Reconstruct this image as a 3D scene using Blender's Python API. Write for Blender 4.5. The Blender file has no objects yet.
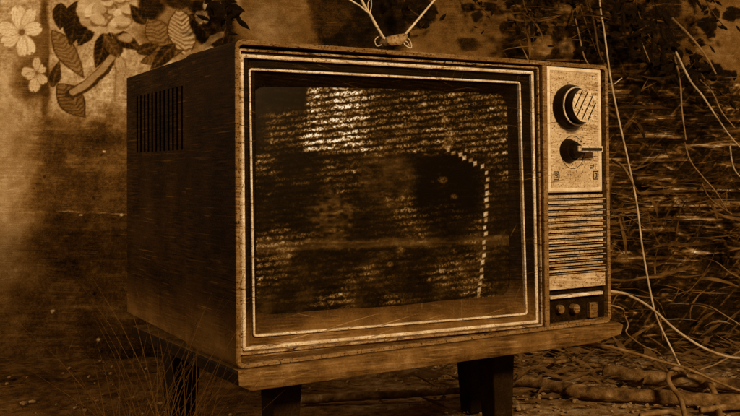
import bpy, bmesh, math, random
import numpy as np
from mathutils import Vector, Matrix
random.seed(7)
R = math.radians
scn = bpy.context.scene
col = scn.collection
PI = math.pi

# ------------------------------------------------------------------ camera
PITCH, ROLL, YAW = -0.021777, -0.0074526, 0.556396
F, CX, CY = 954.9, 370.0, 149.6
CAMZ = 0.45
cx_, sx_, cy_, sy_ = math.cos(PITCH), math.sin(PITCH), math.cos(ROLL), math.sin(ROLL)
Rx = np.array([[1, 0, 0], [0, cx_, -sx_], [0, sx_, cx_]])
Ry = np.array([[cy_, 0, sy_], [0, 1, 0], [-sy_, 0, cy_]])
RW = Ry @ Rx
cam_d = bpy.data.cameras.new('camera')
cam = bpy.data.objects.new('camera', cam_d)
col.objects.link(cam)
cam.matrix_world = Matrix(((RW[0][0], RW[2][0], -RW[1][0], 0), (RW[0][1], RW[2][1], -RW[1][1], 0),
                           (RW[0][2], RW[2][2], -RW[1][2], CAMZ), (0, 0, 0, 1)))
cam_d.sensor_width = 36
cam_d.lens = F / 740 * 36
cam_d.shift_y = -(208 - CY) / 740
cam_d.clip_start = .02
cam_d.clip_end = 100
cam_d.dof.use_dof = False
scn.camera = cam


def ray(px, py):
    return RW.T @ np.array([(px - CX) / F, 1, (CY - py) / F])


def at(px, py, Y):
    d = ray(px, py)
    return Vector((d[0] * Y / d[1], Y, CAMZ + d[2] * Y / d[1]))


def onground(px, py, z=0.0):
    d = ray(px, py)
    t = (z - CAMZ) / d[2]
    return Vector((d[0] * t, d[1] * t, z))


TVLOC = Vector((-0.17042, 1.21218, 0.19897))
TVM = Matrix.Translation(TVLOC) @ Matrix.Rotation(YAW, 4, 'Z')
TVI = TVM.inverted()


def ontv(px, py, off=0.0):
    o = TVI @ Vector((0, 0, CAMZ))
    d = TVI.to_3x3() @ Vector(ray(px, py))
    t = (off - o.y) / d.y
    return o + d * t


def tv_px(u, v, off=0.0):            # numpy: place on the set's front -> layout coordinates of the picture tube pattern
    c, s = math.cos(YAW), math.sin(YAW)
    x = TVLOC.x + c * u - s * off
    y = TVLOC.y + s * u + c * off
    z = TVLOC.z + v - CAMZ
    a = RW[0][0] * x + RW[0][1] * y + RW[0][2] * z
    b = RW[1][0] * x + RW[1][1] * y + RW[1][2] * z
    e = RW[2][0] * x + RW[2][1] * y + RW[2][2] * z
    return CX + F * a / b, CY - F * e / b


# ------------------------------------------------------------------ sepia palette
STOPS = [(0, (8, 3, 0)), (.08, (27, 13, 1)), (.2, (66, 38, 8)), (.35, (108, 70, 26)), (.5, (143, 104, 58)),
         (.7, (188, 152, 104)), (.85, (220, 190, 146)), (1, (250, 232, 200))]


def lin(c):
    c = c / 255
    return c / 12.92 if c <= .04045 else ((c + .055) / 1.055) ** 2.4


def ramp(nt, fac):
    r = nt.nodes.new('ShaderNodeValToRGB')
    cr = r.color_ramp
    while len(cr.elements) > 1:
        cr.elements.remove(cr.elements[-1])
    for i, (p, c) in enumerate(STOPS):
        e = cr.elements[0] if i == 0 else cr.elements.new(p)
        e.position = p
        e.color = (lin(c[0]), lin(c[1]), lin(c[2]), 1)
    nt.links.new(fac, r.inputs[0])
    return r.outputs[0]


def mth(nt, op, a, b=None, c=None, clamp=False):
    n = nt.nodes.new('ShaderNodeMath')
    n.operation = op
    n.use_clamp = clamp
    for i, v in enumerate((a, b, c)):
        if v is None:
            continue
        if isinstance(v, (int, float)):
            n.inputs[i].default_value = v
        else:
            nt.links.new(v, n.inputs[i])
    return n.outputs[0]


def noise(nt, vec, scale, detail=4, rough=.6, stretch=None, w=0):
    if stretch:
        m = nt.nodes.new('ShaderNodeMapping')
        m.inputs['Scale'].default_value = stretch
        m.inputs['Location'].default_value = (w, w * .7, w * .3)
        nt.links.new(vec, m.inputs[0])
        vec = m.outputs[0]
    n = nt.nodes.new('ShaderNodeTexNoise')
    n.inputs['Scale'].default_value = scale
    n.inputs['Detail'].default_value = detail
    n.inputs['Roughness'].default_value = rough
    nt.links.new(vec, n.inputs['Vector'])
    return n.outputs['Fac']


def scratches(nt, vec, ang, stretch, scale, lo, hi, w):
    """thin scratches: stretched noise, high threshold"""
    m = nt.nodes.new('ShaderNodeMapping')
    m.inputs['Rotation'].default_value = ang
    m.inputs['Location'].default_value = (w, w * 1.7, w * .31)
    nt.links.new(vec, m.inputs[0])
    f = noise(nt, m.outputs[0], scale, 2, .5, stretch, w)
    mr = nt.nodes.new('ShaderNodeMapRange')
    mr.inputs[1].default_value = lo
    mr.inputs[2].default_value = hi
    nt.links.new(f, mr.inputs[0])
    return mr.outputs[0]


MATS = {}


def mat(name, tone=.3, var=.1, scale=30, rough=.6, scr=.0, metallic=0, attr=None, speck=0, bump=.2, spec=.4,
        low_pale=0, emit=0, coat=0, fine=0.05, fibre=0, streak=0, scrlo=.66):
    m = bpy.data.materials.new(name)
    m.use_nodes = True
    nt = m.node_tree
    b = nt.nodes['Principled BSDF']
    tc = nt.nodes.new('ShaderNodeTexCoord')
    vec = tc.outputs['Object']
    if attr:
        a = nt.nodes.new('ShaderNodeAttribute')
        a.attribute_name = attr
        base = a.outputs['Fac']
    else:
        v = nt.nodes.new('ShaderNodeValue')
        v.outputs[0].default_value = tone
        base = v.outputs[0]
    n1 = noise(nt, vec, scale, 6, .65)
    t = mth(nt, 'ADD', base, mth(nt, 'MULTIPLY', mth(nt, 'SUBTRACT', n1, .5), var * 2.2))
    nf = noise(nt, vec, 420, 2, .6)
    if fine:
        t = mth(nt, 'ADD', t, mth(nt, 'MULTIPLY', mth(nt, 'SUBTRACT', nf, .5), fine * 3))
    if streak:
        ns = noise(nt, vec, 9, 5, .7, (1.2, 1.2, 14), 3)
        t = mth(nt, 'ADD', t, mth(nt, 'MULTIPLY', mth(nt, 'SUBTRACT', ns, .5), streak * 2.4))
    if speck:
        sp = noise(nt, vec, 300, 3, .7)
        mr = nt.nodes.new('ShaderNodeMapRange')
        mr.inputs[1].default_value = .56
        mr.inputs[2].default_value = .66
        nt.links.new(sp, mr.inputs[0])
        big = noise(nt, vec, 22, 2, .5)
        t = mth(nt, 'SUBTRACT', t, mth(nt, 'MULTIPLY', mth(nt, 'MULTIPLY', mr.outputs[0], speck), mth(nt, 'MULTIPLY', big, 1.8)))
    if low_pale:  # paler towards the bottom, broken up by noise
        sx = nt.nodes.new('ShaderNodeSeparateXYZ')
        nt.links.new(vec, sx.inputs[0])
        mr = nt.nodes.new('ShaderNodeMapRange')
        mr.inputs[1].default_value = .085
        mr.inputs[2].default_value = .02
        nt.links.new(sx.outputs[2], mr.inputs[0])
        t = mth(nt, 'ADD', t, mth(nt, 'MULTIPLY', mth(nt, 'MULTIPLY', mr.outputs[0], low_pale), mth(nt, 'MULTIPLY', noise(nt, vec, 14, 5, .7), 2)))
    if scr:
        for ang, st, sc, lo, w in (((0, R(8), 0), (1.3, 1.3, 60), 6, scrlo, 1.3), ((0, R(-14), 0), (2, 2, 80), 5, scrlo + .02, 5.1),
                                   ((0, R(68), R(4)), (3, 3, 70), 5, scrlo + .03, 9.3)):
            s = scratches(nt, vec, ang, st, sc, lo, lo + .09, w)
            t = mth(nt, 'ADD', t, mth(nt, 'MULTIPLY', s, scr))
    if fibre:      # matted hairline wear, nearly level
        m_ = nt.nodes.new('ShaderNodeMapping')
        m_.inputs['Rotation'].default_value = (0, R(-3), 0)
        nt.links.new(vec, m_.inputs[0])
        f1 = noise(nt, m_.outputs[0], 16, 5, .75, (1, 1, 26), 2.2)
        f2 = noise(nt, vec, 10, 3, .6, (1.5, 1.5, 1), 7.7)
        f = mth(nt, 'MULTIPLY', mth(nt, 'MULTIPLY', mth(nt, 'SUBTRACT', f1, .5), 4.5), mth(nt, 'POWER', mth(nt, 'MULTIPLY', f2, 1.9), 3))
        t = mth(nt, 'ADD', t, mth(nt, 'MULTIPLY', f, fibre))
    t = mth(nt, 'MAXIMUM', t, 0.0)
    c = ramp(nt, t)
    if emit:
        b.inputs['Base Color'].default_value = (.0015, .0008, .0003, 1)
    else:
        nt.links.new(c, b.inputs['Base Color'])
    b.inputs['Roughness'].default_value = rough
    b.inputs['Metallic'].default_value = metallic
    b.inputs['Specular IOR Level'].default_value = spec
    b.inputs['Specular Tint'].default_value = (1, .6, .28, 1)
    if coat:
        b.inputs['Coat Weight'].default_value = coat
        b.inputs['Coat Roughness'].default_value = .12
        b.inputs['Coat Tint'].default_value = (1, .8, .55, 1)
    if bump:
        bp = nt.nodes.new('ShaderNodeBump')
        bp.inputs['Strength'].default_value = bump
        bp.inputs['Distance'].default_value = .002
        nt.links.new(mth(nt, 'ADD', n1, nf), bp.inputs['Height'])
        nt.links.new(bp.outputs[0], b.inputs['Normal'])
    if emit:
        nt.links.new(c, b.inputs['Emission Color'])
        b.inputs['Emission Strength'].default_value = emit
    MATS[name] = m
    return m


mat('cabinet_side', .11, .10, 9, .65, scr=.15, bump=.3, streak=.03, spec=.04, low_pale=.2, fibre=.06, scrlo=.65)
mat('cabinet_edge', .37, .22, 25, .5, scr=.1, spec=.2, fibre=.14, speck=.4)
mat('front_dark', .035, .04, 18, .6, scr=.2, bump=.15, low_pale=.32, scrlo=.66, spec=.06, fibre=.08)
mat('recess_dark', .07, .12, 60, .7, scr=.1, spec=.05, speck=.1)
mat('slot_dark', .06, .02, 18, .9, spec=.05)
mat('trim_metal', .74, .3, 45, .45, scr=-.3, bump=.5, spec=.35, speck=.3, fibre=.1, scrlo=.63)
mat('trim_dull', .50, .35, 50, .55, scr=-.35, bump=.6, speck=.3, fibre=.12, scrlo=.6, spec=.2)
mat('panel_light', .64, .16, 30, .55, scr=-.3, speck=.6, bump=.2, fibre=.16, fine=.12, spec=.2)
mat('panel_border', .76, .2, 40, .4, scr=-.2, bump=.1)
mat('knob_black', .04, .03, 40, .5, scr=.1, bump=.1, spec=.12)
mat('knob_metal', .72, .2, 60, .4, speck=.8, scr=-.3, bump=.3, fibre=.12)
mat('grille_light', .62, .2, 40, .55, scr=-.3, speck=.4, fibre=.14, spec=.2)
mat('grille_dim', .34, .2, 40, .6, scr=-.2, speck=.4, fibre=.1, spec=.15)
mat('ledge_wood', .30, .26, 22, .6, scr=.1, bump=.35, streak=.1, spec=.15, fibre=.12)
mat('leg_wood', .08, .06, 30, .7, scr=.06, spec=.1)
mat('ink', .06, .02, 60, .6)
mat('antenna_metal', .7, .3, 60, .4, scr=-.2)
mat('antenna_body', .45, .4, 90, .6, speck=.4)
mat('cable_pale', .62, .35, 30, .6)
mat('cable_mid', .4, .35, 30, .6)
mat('stem_mid', .42, .2, 60, .8)
mat('stem_dark', .2, .12, 60, .8)
mat('bark', .32, .5, 40, .9, bump=.8)
mat('wall_paint', attr='tone', var=.05, scale=16, rough=.85, scr=.16, fine=.09, bump=.4, scrlo=.69, spec=.1, fibre=.06)
mat('soil', attr='tone', spec=.1, var=.13, scale=22, rough=.95, fine=.16, bump=.8, speck=.12)
mat('pebble', .45, .25, 60, .9)
mat('grass', .21, .12, 20, .8, spec=.1)
mat('leaf_dark', .03, .05, 40, .7, spec=.08)
mat('brush', .2, .6, 7, .8, spec=.1)
mat('leaf_dry', .26, .2, 30, .8)
mat('tube_glass', attr='tone', var=.02, scale=40, rough=.35, fine=.03, bump=0, spec=.06, emit=1.0, scr=.05, scrlo=.66, fibre=.02)  # glows with the reflection pattern held in the tone


# ------------------------------------------------------------------ helpers
def tag(o, label=None, cat=None, group=None, kind=None):
    if label: o['label'] = label
    if cat: o['category'] = cat
    if group: o['group'] = group
    if kind: o['kind'] = kind
    return o


def empty(name, loc, rz=0, **k):
    o = bpy.data.objects.new(name, None)
    o.empty_display_size = .05
    col.objects.link(o)
    o.location = loc
    o.rotation_euler = (0, 0, rz)
    return tag(o, **k)


def link(name, bm, ms, parent=None, smooth=False, bevel=0):
    me = bpy.data.meshes.new(name)
    bmesh.ops.recalc_face_normals(bm, faces=bm.faces)
    bm.to_mesh(me)
    bm.free()
    for m in (ms if isinstance(ms, (list, tuple)) else [ms]):
        me.materials.append(MATS[m])
    if smooth:
        for p in me.polygons:
            p.use_smooth = True
    o = bpy.data.objects.new(name, me)
    col.objects.link(o)
    if parent:
        o.parent = parent
    if bevel:
        b = o.modifiers.new('bevel', 'BEVEL')
        b.width = bevel
        b.segments = 2
        b.limit_method = 'ANGLE'
        b.angle_limit = R(40)
    return o


def box(bm, x0, x1, y0, y1, z0, z1, mi=0):
    v = [bm.verts.new((x, y, z)) for x in (x0, x1) for y in (y0, y1) for z in (z0, z1)]
    for f in ((0, 1, 3, 2), (4, 6, 7, 5), (0, 4, 5, 1), (2, 3, 7, 6), (0, 2, 6, 4), (1, 5, 7, 3)):
        bm.faces.new([v[i] for i in f]).material_index = mi
    return v


def rrect(q, rad, n=5):
    """rounded quad outline. q: BL, BR, TR, TL (u, v)"""
    out = []
    for i in range(4):
        p = Vector(q[i]); a = (Vector(q[i - 1]) - p).normalized(); b = (Vector(q[(i + 1) % 4]) - p).normalized()
        if rad <= 0:
            out.append(p); continue
        c = p + (a + b) * rad
        for k in range(n + 1):
            t = k / n * PI / 2
            out.append(c - b * rad * math.cos(t) - a * rad * math.sin(t))
    return out


def frame(bm, q, w, y0, y1, rad, mi=0, wob=0):
    """a ring of width w (inwards) between depths y0 (front) and y1 (back)"""
    cu = sum(p[0] for p in q) / 4; cv = sum(p[1] for p in q) / 4
    qi = [(p[0] + (w if p[0] < cu else -w), p[1] + (w if p[1] < cv else -w)) for p in q]
    o = rrect(q, rad); i = rrect(qi, max(rad - w, .0008))
    n = len(o)
    rings = []
    h = w * .25
    # slightly crowned section
    om = [(a * .72 + b * .28) for a, b in zip(o, i)]; im = [(a * .28 + b * .72) for a, b in zip(o, i)]
    for pts, y in ((o, y1), (o, y0 + h), (om, y0), (im, y0), (i, y0 + h), (i, y1)):
        rings.append([bm.verts.new((p.x, y, p.y)) for p in pts])
    for a in range(len(rings)):
        A, B = rings[a], rings[(a + 1) % len(rings)]
        for k in range(n):
            bm.faces.new((A[k], A[(k + 1) % n], B[(k + 1) % n], B[k])).material_index = mi


def disc(bm, c, r, y0, y1, n=40, mi=0, r1=None, cap_mi=None):
    """cylinder with its axis along local y, front at y0"""
    r1 = r1 or r
    A = [bm.verts.new((c[0] + r * math.cos(2 * PI * k / n), y0, c[1] + r * math.sin(2 * PI * k / n))) for k in range(n)]
    B = [bm.verts.new((c[0] + r1 * math.cos(2 * PI * k / n), y1, c[1] + r1 * math.sin(2 * PI * k / n))) for k in range(n)]
    for k in range(n):
        bm.faces.new((A[k], A[(k + 1) % n], B[(k + 1) % n], B[k])).material_index = mi
    bm.faces.new(A).material_index = mi if cap_mi is None else cap_mi
    bm.faces.new(B).material_index = mi


def torus(bm, c, r, w, y, n=48, m=8, mi=0, a0=0, a1=2 * PI, axis='y'):
    full = abs(a1 - a0 - 2 * PI) < 1e-6
    rings = []
    for k in range(n + (0 if full else 1)):
        a = a0 + (a1 - a0) * k / n
        rings.append([bm.verts.new((c[0] + (r + w * math.cos(b)) * math.cos(a), y + w * math.sin(b), c[1] + (r + w * math.cos(b)) * math.sin(a)))
                      for b in [2 * PI * j / m for j in range(m)]])
    for k in range(len(rings) if full else len(rings) - 1):
        A, B = rings[k], rings[(k + 1) % len(rings)]
        for j in range(m):
            bm.faces.new((A[j], A[(j + 1) % m], B[(j + 1) % m], B[j])).material_index = mi


def smooth_path(pts, sub=8):
    pts = [Vector(p) for p in pts]
    out = []
    for i in range(len(pts) - 1):
        p0 = pts[max(i - 1, 0)]; p1 = pts[i]; p2 = pts[i + 1]; p3 = pts[min(i + 2, len(pts) - 1)]
        for k in range(sub):
            t = k / sub
            out.append(.5 * ((2 * p1) + (p2 - p0) * t + (2 * p0 - 5 * p1 + 4 * p2 - p3) * t * t + (-p0 + 3 * p1 - 3 * p2 + p3) * t ** 3))
    out.append(pts[-1])
    return out


def tube(bm, pts, r0, r1=None, m=8, sub=8, jit=0, mi=0):
    r1 = r0 if r1 is None else r1
    P = smooth_path(pts, sub)
    n = len(P)
    rings = []
    up = Vector((.31, .2, .93)).normalized()
    for i, p in enumerate(P):
        d = (P[min(i + 1, n - 1)] - P[max(i - 1, 0)]).normalized()
        a = d.cross(up)
        if a.length < .1: a = d.cross(Vector((1, 0, 0)))
        a.normalize(); b = d.cross(a).normalized()
        r = r0 + (r1 - r0) * i / (n - 1)
        r *= 1 + random.uniform(-jit, jit)
        rings.append([bm.verts.new(p + a * r * math.cos(2 * PI * j / m) * (1 + random.uniform(-jit, jit)) + b * r * math.sin(2 * PI * j / m)) for j in range(m)])
    for A, B in zip(rings, rings[1:]):
        for j in range(m):
            bm.faces.new((A[j], A[(j + 1) % m], B[(j + 1) % m], B[j])).material_index = mi
    bm.faces.new(rings[0]).material_index = mi
    bm.faces.new(rings[-1]).material_index = mi


# ------------------------------------------------------------------ numpy noise
def vnoise(X, Y, seed):
    xi = np.floor(X).astype(np.int64); yi = np.floor(Y).astype(np.int64)
    fx = X - xi; fy = Y - yi
    fx = fx * fx * (3 - 2 * fx); fy = fy * fy * (3 - 2 * fy)

    def h(a, b):
        n = (a * 374761393 + b * 668265263 + seed * 974634777) & 0xffffffff
        n = ((n ^ (n >> 13)) * 1274126177) & 0xffffffff
        return ((n ^ (n >> 16)) & 0xffff) / 65535.0
    return (h(xi, yi) * (1 - fx) + h(xi + 1, yi) * fx) * (1 - fy) + (h(xi, yi + 1) * (1 - fx) + h(xi + 1, yi + 1) * fx) * fy


def fbm(X, Y, seed, oct=5, gain=.55):
    s = 0; a = 1; t = 0
    for o in range(oct):
        s = s + a * vnoise(X * 2 ** o + 17.3 * o, Y * 2 ** o - 9.1 * o, seed + o); t += a; a *= gain
    return s / t


def sst(a, b, x):
    t = np.clip((x - a) / (b - a), 0, 1)
    return t * t * (3 - 2 * t)


# ------------------------------------------------------------------ wall with printed paper
WY = 2.35


def build_wall():
    nx, nz = 1150, 620
    x0, x1, z0, z1 = -1.5, 1.5, -.02, 1.45
    # denser columns in the middle, where the picture falls
    s = np.linspace(-1, 1, nx)
    xs = (s * .82 + .18 * s ** 5) * 1.5 / 1.0
    zs = np.linspace(z0, z1, nz)
    X, Z = np.meshgrid(xs, zs)
    # layout units of the print: 2.46 mm each, counted from the print's left top
    U = X / .002461 + 370
    V = (CAMZ - Z) / .002461 + CY
    V = V + (U - 370) * -.0074 - .0218 * 954.9 * -1.0 * 0
    c0 = at(370, 149.6, WY)
    V = (c0.z - Z) / .002461 + 149.6 + (U - 370) * -.0075
    T = np.zeros_like(U)
    n1 = fbm(U / 60, V / 60, 3); n2 = fbm(U / 18, V / 18, 11); n3 = fbm(U / 5, V / 5, 23, 3)
    nh = fbm(U / 60, V / 5, 31, 5, .7)          # horizontally drawn out
    nh2 = fbm(U / 34, V / 2.6, 37, 4, .75)
    wx = (fbm(U / 14, V / 14, 41) - .5) * 2; wy = (fbm(U / 14, V / 14, 47) - .5) * 2
    # paper ground
    ng = fbm(U / 1.9, V / 1.9, 29, 2)
    T += .6 + (n2 - .5) * .3 + (n3 - .5) * .2 + (ng - .5) * .3

    def blob(cx, cy, rx, ry, tone, warp=8, soft=.25, ang=0, k=1):
        nonlocal T
        a = R(ang)
        dx = U - cx + wx * warp; dy = V - cy + wy * warp
        p = (dx * math.cos(a) + dy * math.sin(a)) / rx; q = (-dx * math.sin(a) + dy * math.cos(a)) / ry
        m = (1 - sst(1 - soft, 1 + soft, np.sqrt(p * p + q * q))) * k
        T = T * (1 - m) + m * (tone + (n3 - .5) * .16 + (n2 - .5) * .12)

    def leaf(bx, by, tx, ty, w, tone, vein=.12, hatch=0, lo=.12, soft=1.0, edge=None):
        """pointed leaf from base to tip"""
        nonlocal T
        L = math.hypot(tx - bx, ty - by); ex, ey = (tx - bx) / L, (ty - by) / L
        dx = U - bx + wx * 1.5; dy = V - by + wy * 1.5
        s_ = (dx * ex + dy * ey) / L; c_ = -dx * ey + dx * 0 + dy * ex
        prof = w * .5 * np.clip(np.sin(np.clip(s_, 0, 1) ** .8 * PI), 0, 1)
        m = (1 - sst(-.7, soft, np.abs(c_) - prof)) * ((s_ > 0) & (s_ < 1))
        tt = tone + (n3 - .5) * .12
        tt = tt + vein * np.exp(-(c_ / 1.0) ** 2)
        tt = tt + vein * .6 * (np.abs(((s_ * L - np.abs(c_) * .9) / 5.5) % 1 - .5) < .14)
        if hatch:
            tt = tt - hatch * sst(.32, .1, np.abs(((s_ * L + c_ * .3 + np.abs(c_) * .6 + wx * 4) / 4.6) % 1 - .5)) * (.4 + n3)
        if edge is not None:
            tt = np.where(np.abs(np.abs(c_) - prof) < 1.3, edge, tt)
        T = T * (1 - m) + m * tt

    def petal(bx, by, tx, ty, w, tone):
        nonlocal T
        L = math.hypot(tx - bx, ty - by); ex, ey = (tx - bx) / L, (ty - by) / L
        dx = U - bx + wx * 1.2; dy = V - by + wy * 1.2
        s_ = (dx * ex + dy * ey) / L; c_ = -dx * ey + dy * ex
        prof = w * .5 * np.sqrt(np.clip(np.sin(np.clip(s_, 0, 1) ** 1.5 * PI), 0, 1))
        m = (1 - sst(-.6, .9, np.abs(c_) - prof)) * ((s_ > 0) & (s_ < 1))
        notch = (np.abs(c_) < (s_ - .86) * 18)
        m = m * (1 - .7 * notch)
        tt = tone - .16 * (1 - sst(0, .4, s_)) + (n3 - .5) * .1 - .08 * (np.abs((c_ / 3.1) % 1 - .5) < .12) * (s_ < .8)
        tt = np.where(np.abs(np.abs(c_) - prof) < .7, tone - .22, tt)
        T = T * (1 - m) + m * tt

    def stroke(pts, w, tone, soft=.8, k=1):
        nonlocal T
        for (ax, ay), (bx, by) in zip(pts, pts[1:]):
            L2 = (bx - ax) ** 2 + (by - ay) ** 2
            t = np.clip(((U - ax) * (bx - ax) + (V - ay) * (by - ay)) / L2, 0, 1)
            d = np.hypot(U + wx * 2 - ax - t * (bx - ax), V + wy * 2 - ay - t * (by - ay))
            m = (1 - sst(w * .5 - soft, w * .5 + soft, d)) * k
            T = T * (1 - m) + m * (tone + (n3 - .5) * .12)

    # ---- repeats of print outside the left edge, so a sidestep still meets paper
    for ox, oy in ((-215, 30), (-120, -70), (60, -120), (-330, -60)):
        for a in range(6):
            an = a * PI / 3 + ox
            petal(40 + ox, 30 + oy, 40 + ox + 22 * math.cos(an), 30 + oy + 22 * math.sin(an), 13, .7)
        leaf(60 + ox, 40 + oy, 100 + ox, 70 + oy, 18, .1)
        leaf(30 + ox, 50 + oy, 10 + ox, 90 + oy, 18, .1)
    # ---- left flower spray
    blob(45, 60, 5, 75, .2, 3, .4)
    blob(30, 78, 16, 26, .2, 6, .4)
    blob(28, 40, 22, 22, .33, 6, .5)
    leaf(52, 30, 84, 78, 20, .42, .0, .14, edge=.2)
    leaf(58, 84, 86, 118, 26, .36, .0, .16, edge=.12)
    stroke([(118, 50), (104, 70), (86, 86), (70, 94)], 11, .16)
    stroke([(116, 52), (102, 70), (84, 86), (72, 92)], 7, .52)
    leaf(78, 0, 70, 46, 24, .07, .09)
    leaf(62, 2, 60, 30, 16, .08, .09)
    leaf(92, 22, 78, 46, 16, .07, .12)
    leaf(109, 30, 96, 68, 18, .07, .14)
    leaf(112, 32, 142, 50, 15, .1, .14)
    leaf(104, 34, 122, 62, 12, .2, .12)
    blob(126, 38, 7, 4, .55, 3)
    for (tx, ty, w) in ((17, 4, 16), (34, 7, 13), (42, 26, 15), (32, 54, 15), (22, 57, 12), (2, 44, 16), (-3, 26, 15)):
        petal(21, 32, tx, ty, w, .76)
    blob(22, 32, 3.2, 3.2, .3, 1)
    for (tx, ty, w) in ((21, 71, 11), (33, 93, 12), (46, 84, 10), (45, 66, 10), (36, 56, 9), (25, 78, 8)):
        petal(37, 73, tx, ty, w, .68)
    blob(37, 73, 2, 2, .35, 1)
    # ---- peony
    rng = random.Random(5)
    for k in range(15):
        a = 2 * PI * k / 15 + .1
        blob(111 + 25 * math.cos(a), 9 + 17 * math.sin(a), 9.5, 8, .56 + .08 * rng.random(), 3, .12)
    for k in range(34):
        a = rng.random() * 2 * PI; rr = rng.random() ** .6
        cx, cy = 111 + 25 * rr * math.cos(a), 8 + 17 * rr * math.sin(a)
        blob(cx + .8, cy + 1.4, 8.2, 5.6, .38, 2, .12, rng.uniform(-50, 50))
        blob(cx, cy, 7.8, 5, .58 + .16 * rng.random(), 2, .12, rng.uniform(-50, 50))
    # ---- right part of the spray
    blob(172, 30, 34, 30, .4, 10, .3)
    leaf(150, 18, 168, 50, 24, .42, 0, .16, edge=.22)
    leaf(178, 8, 188, 60, 30, .62, 0, .3, edge=.22)
    leaf(140, 62, 184, 50, 14, .36, .0, .12, edge=.2)
    blob(152, 6, 13, 12, .08, 7)
    blob(180, 2, 16, 7, .12, 7)
    blob(203, 6, 14, 10, .1, 7)
    blob(203, 26, 10, 8, .09, 6)
    blob(221, 20, 17, 24, .06, 6, .15, 20)
    blob(206, 34, 12, 10, .07, 5, .15)
    blob(238, 34, 9, 16, .08, 3, .2, 0)
    leaf(176, 44, 150, 70, 15, .1, .12); leaf(190, 14, 214, 40, 16, .07, .1); leaf(136, 52, 160, 44, 12, .12, .12)
    leaf(146, 24, 130, 4, 14, .09, .12); leaf(232, 60, 212, 20, 20, .06, .08); leaf(52, 88, 60, 60, 11, .13, .1)
    for (tx, ty, w) in ((198, 22, 9), (210, 20, 9), (206, 10, 9), (196, 12, 8)):
        petal(203, 17, tx, ty, w, .55)
    petal(205, 0, 209, 10, 7, .75)
    stroke([(182, 58), (200, 50), (212, 38), (222, 34)], 6, .46)
    petal(124, 78, 118, 56, 12, .6)
    stroke([(124, 70), (118, 84), (116, 98), (119, 120), (126, 126)], 6, .56)
    # ---- stained wall right of the spray
    m = sst(232, 246, U + wx * 8) 
    T = T * (1 - m) + m * (.3 + (n2 - .5) * .3 + (n1 - .5) * .25)
    blob(268, 24, 22, 22, .42, 9, .5)
    blob(292, 10, 12, 26, .36, 9, .5)
    blob(362, 18, 50, 44, .045, 12, .15)
    blob(330, 10, 20, 22, .12, 10, .3)
    blob(455, 18, 40, 50, .3, 6, .4)
    blob(406, 8, 22, 14, .07, 9, .15); blob(424, 14, 12, 12, .06, 8, .15); blob(398, 28, 12, 9, .07, 8, .2)
    blob(468, 6, 6, 5, .07, 6); blob(478, 14, 6, 5, .08, 6); blob(490, 3, 8, 5, .07, 6); blob(470, 44, 12, 7, .12, 7)
    m = sst(498, 512, U + wx * 10)
    dark = .055 + .1 * sst(.5, .75, n2) + .1 * sst(.55, .8, nh)
    T = T * (1 - m) + m * (dark + .16 * (ng - .5))
    for b in ((512, 8, 14, 16, .3), (537, 36, 10, 22, .3), (548, 46, 6, 10, .36), (570, 48, 7, 10, .36), (575, 8, 18, 8, .28), (520, 44, 8, 8, .2),
              (600, 20, 6, 18, .22), (718, 46, 24, 52, .36),
              (700, 6, 16, 12, .3), (728, 90, 12, 16, .3), (690, 60, 8, 22, .24), (760, 30, 40, 70, .34)):
        blob(*b, 9, .3)
    for b in ((527, 14, 12, 13), (520, 2, 14, 8), (545, 20, 10, 10), (708, 24, 12, 8), (716, 12, 7, 6), (700, 40, 6, 5), (735, 14, 8, 6),
              (692, 78, 20, 10), (722, 74, 12, 8), (560, 25, 9, 15), (586, 30, 8, 18), (650, 12, 34, 12)):
        blob(*b, .05, 10, .12)
    rl = random.Random(31)
    for k in range(70):      # ragged foliage print, in darker masses
        cx0, cy0, sp = rl.choice(((530, 16, 22), (585, 20, 24), (640, 20, 34), (668, 12, 24), (700, 66, 20), (640, 60, 28), (712, 92, 16)))
        x_ = rl.gauss(cx0, sp * .6); y_ = rl.gauss(cy0, sp * .5); a_ = rl.uniform(0, 6.3); l_ = rl.uniform(8, 20)
        leaf(x_, y_, x_ + l_ * math.cos(a_), y_ + l_ * math.sin(a_), rl.uniform(5, 10), rl.choice((.03, .04, .05, .16)), .05)
    # ---- streaked rotten lower right part
    m = sst(70, 100, V + wy * 12) * sst(505, 520, U)
    dg = fbm((U + V * .5) / 40, (V - U * .55) / 3, 61, 4, .7)
    dg2 = fbm((U - V * .9) / 30, (V + U * 1.1) / 4, 67, 4, .7)
    st = .045 + .5 * sst(.52, .8, nh) * sst(.36, .64, n1) + .5 * sst(.56, .78, nh2) * sst(.36, .6, n2) + .32 * sst(.56, .76, dg) * sst(.4, .62, n2) + .22 * sst(.58, .78, dg2) + .12 * (n3 - .4) + .12 * (ng - .5)
    T = T * (1 - m) + m * st
    # ---- stained lower left part of the wall
    m = sst(96, 138, V + wy * 16 + (U < 60) * 0) * (1 - sst(500, 520, U))
    low = .2 + (ng - .5) * .14 + (n1 - .5) * .24 + (n2 - .5) * .16 + (nh - .5) * .16 + .1 * sst(.5, .75, n2) * sst(.4, .7, nh2) + .05 * (1 - sst(30, 90, U))  # last term paints lamp glow, paler towards the left
    T = T * (1 - m) + m * low
    # worn scratches, drips and chips in the wall
    rs = random.Random(9)
    for k in range(46):
        x_ = rs.uniform(-60, 215); y_ = rs.uniform(100, 345); l_ = rs.choice((6, 12, 20, 45)) * rs.uniform(.7, 1.6)
        e_ = rs.gauss(0, .05)
        stroke([(x_, y_), (x_ + l_ * .5, y_ + e_ * l_ + rs.gauss(0, .7)), (x_ + l_, y_ + e_ * l_ * 2)], .5, .46, .7, rs.uniform(.25, .8))
    stroke([(15, 213), (70, 211), (134, 214)], .9, .58, .8)
    stroke([(0, 128), (40, 130), (104, 128)], .8, .5, .8, .8)
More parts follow.
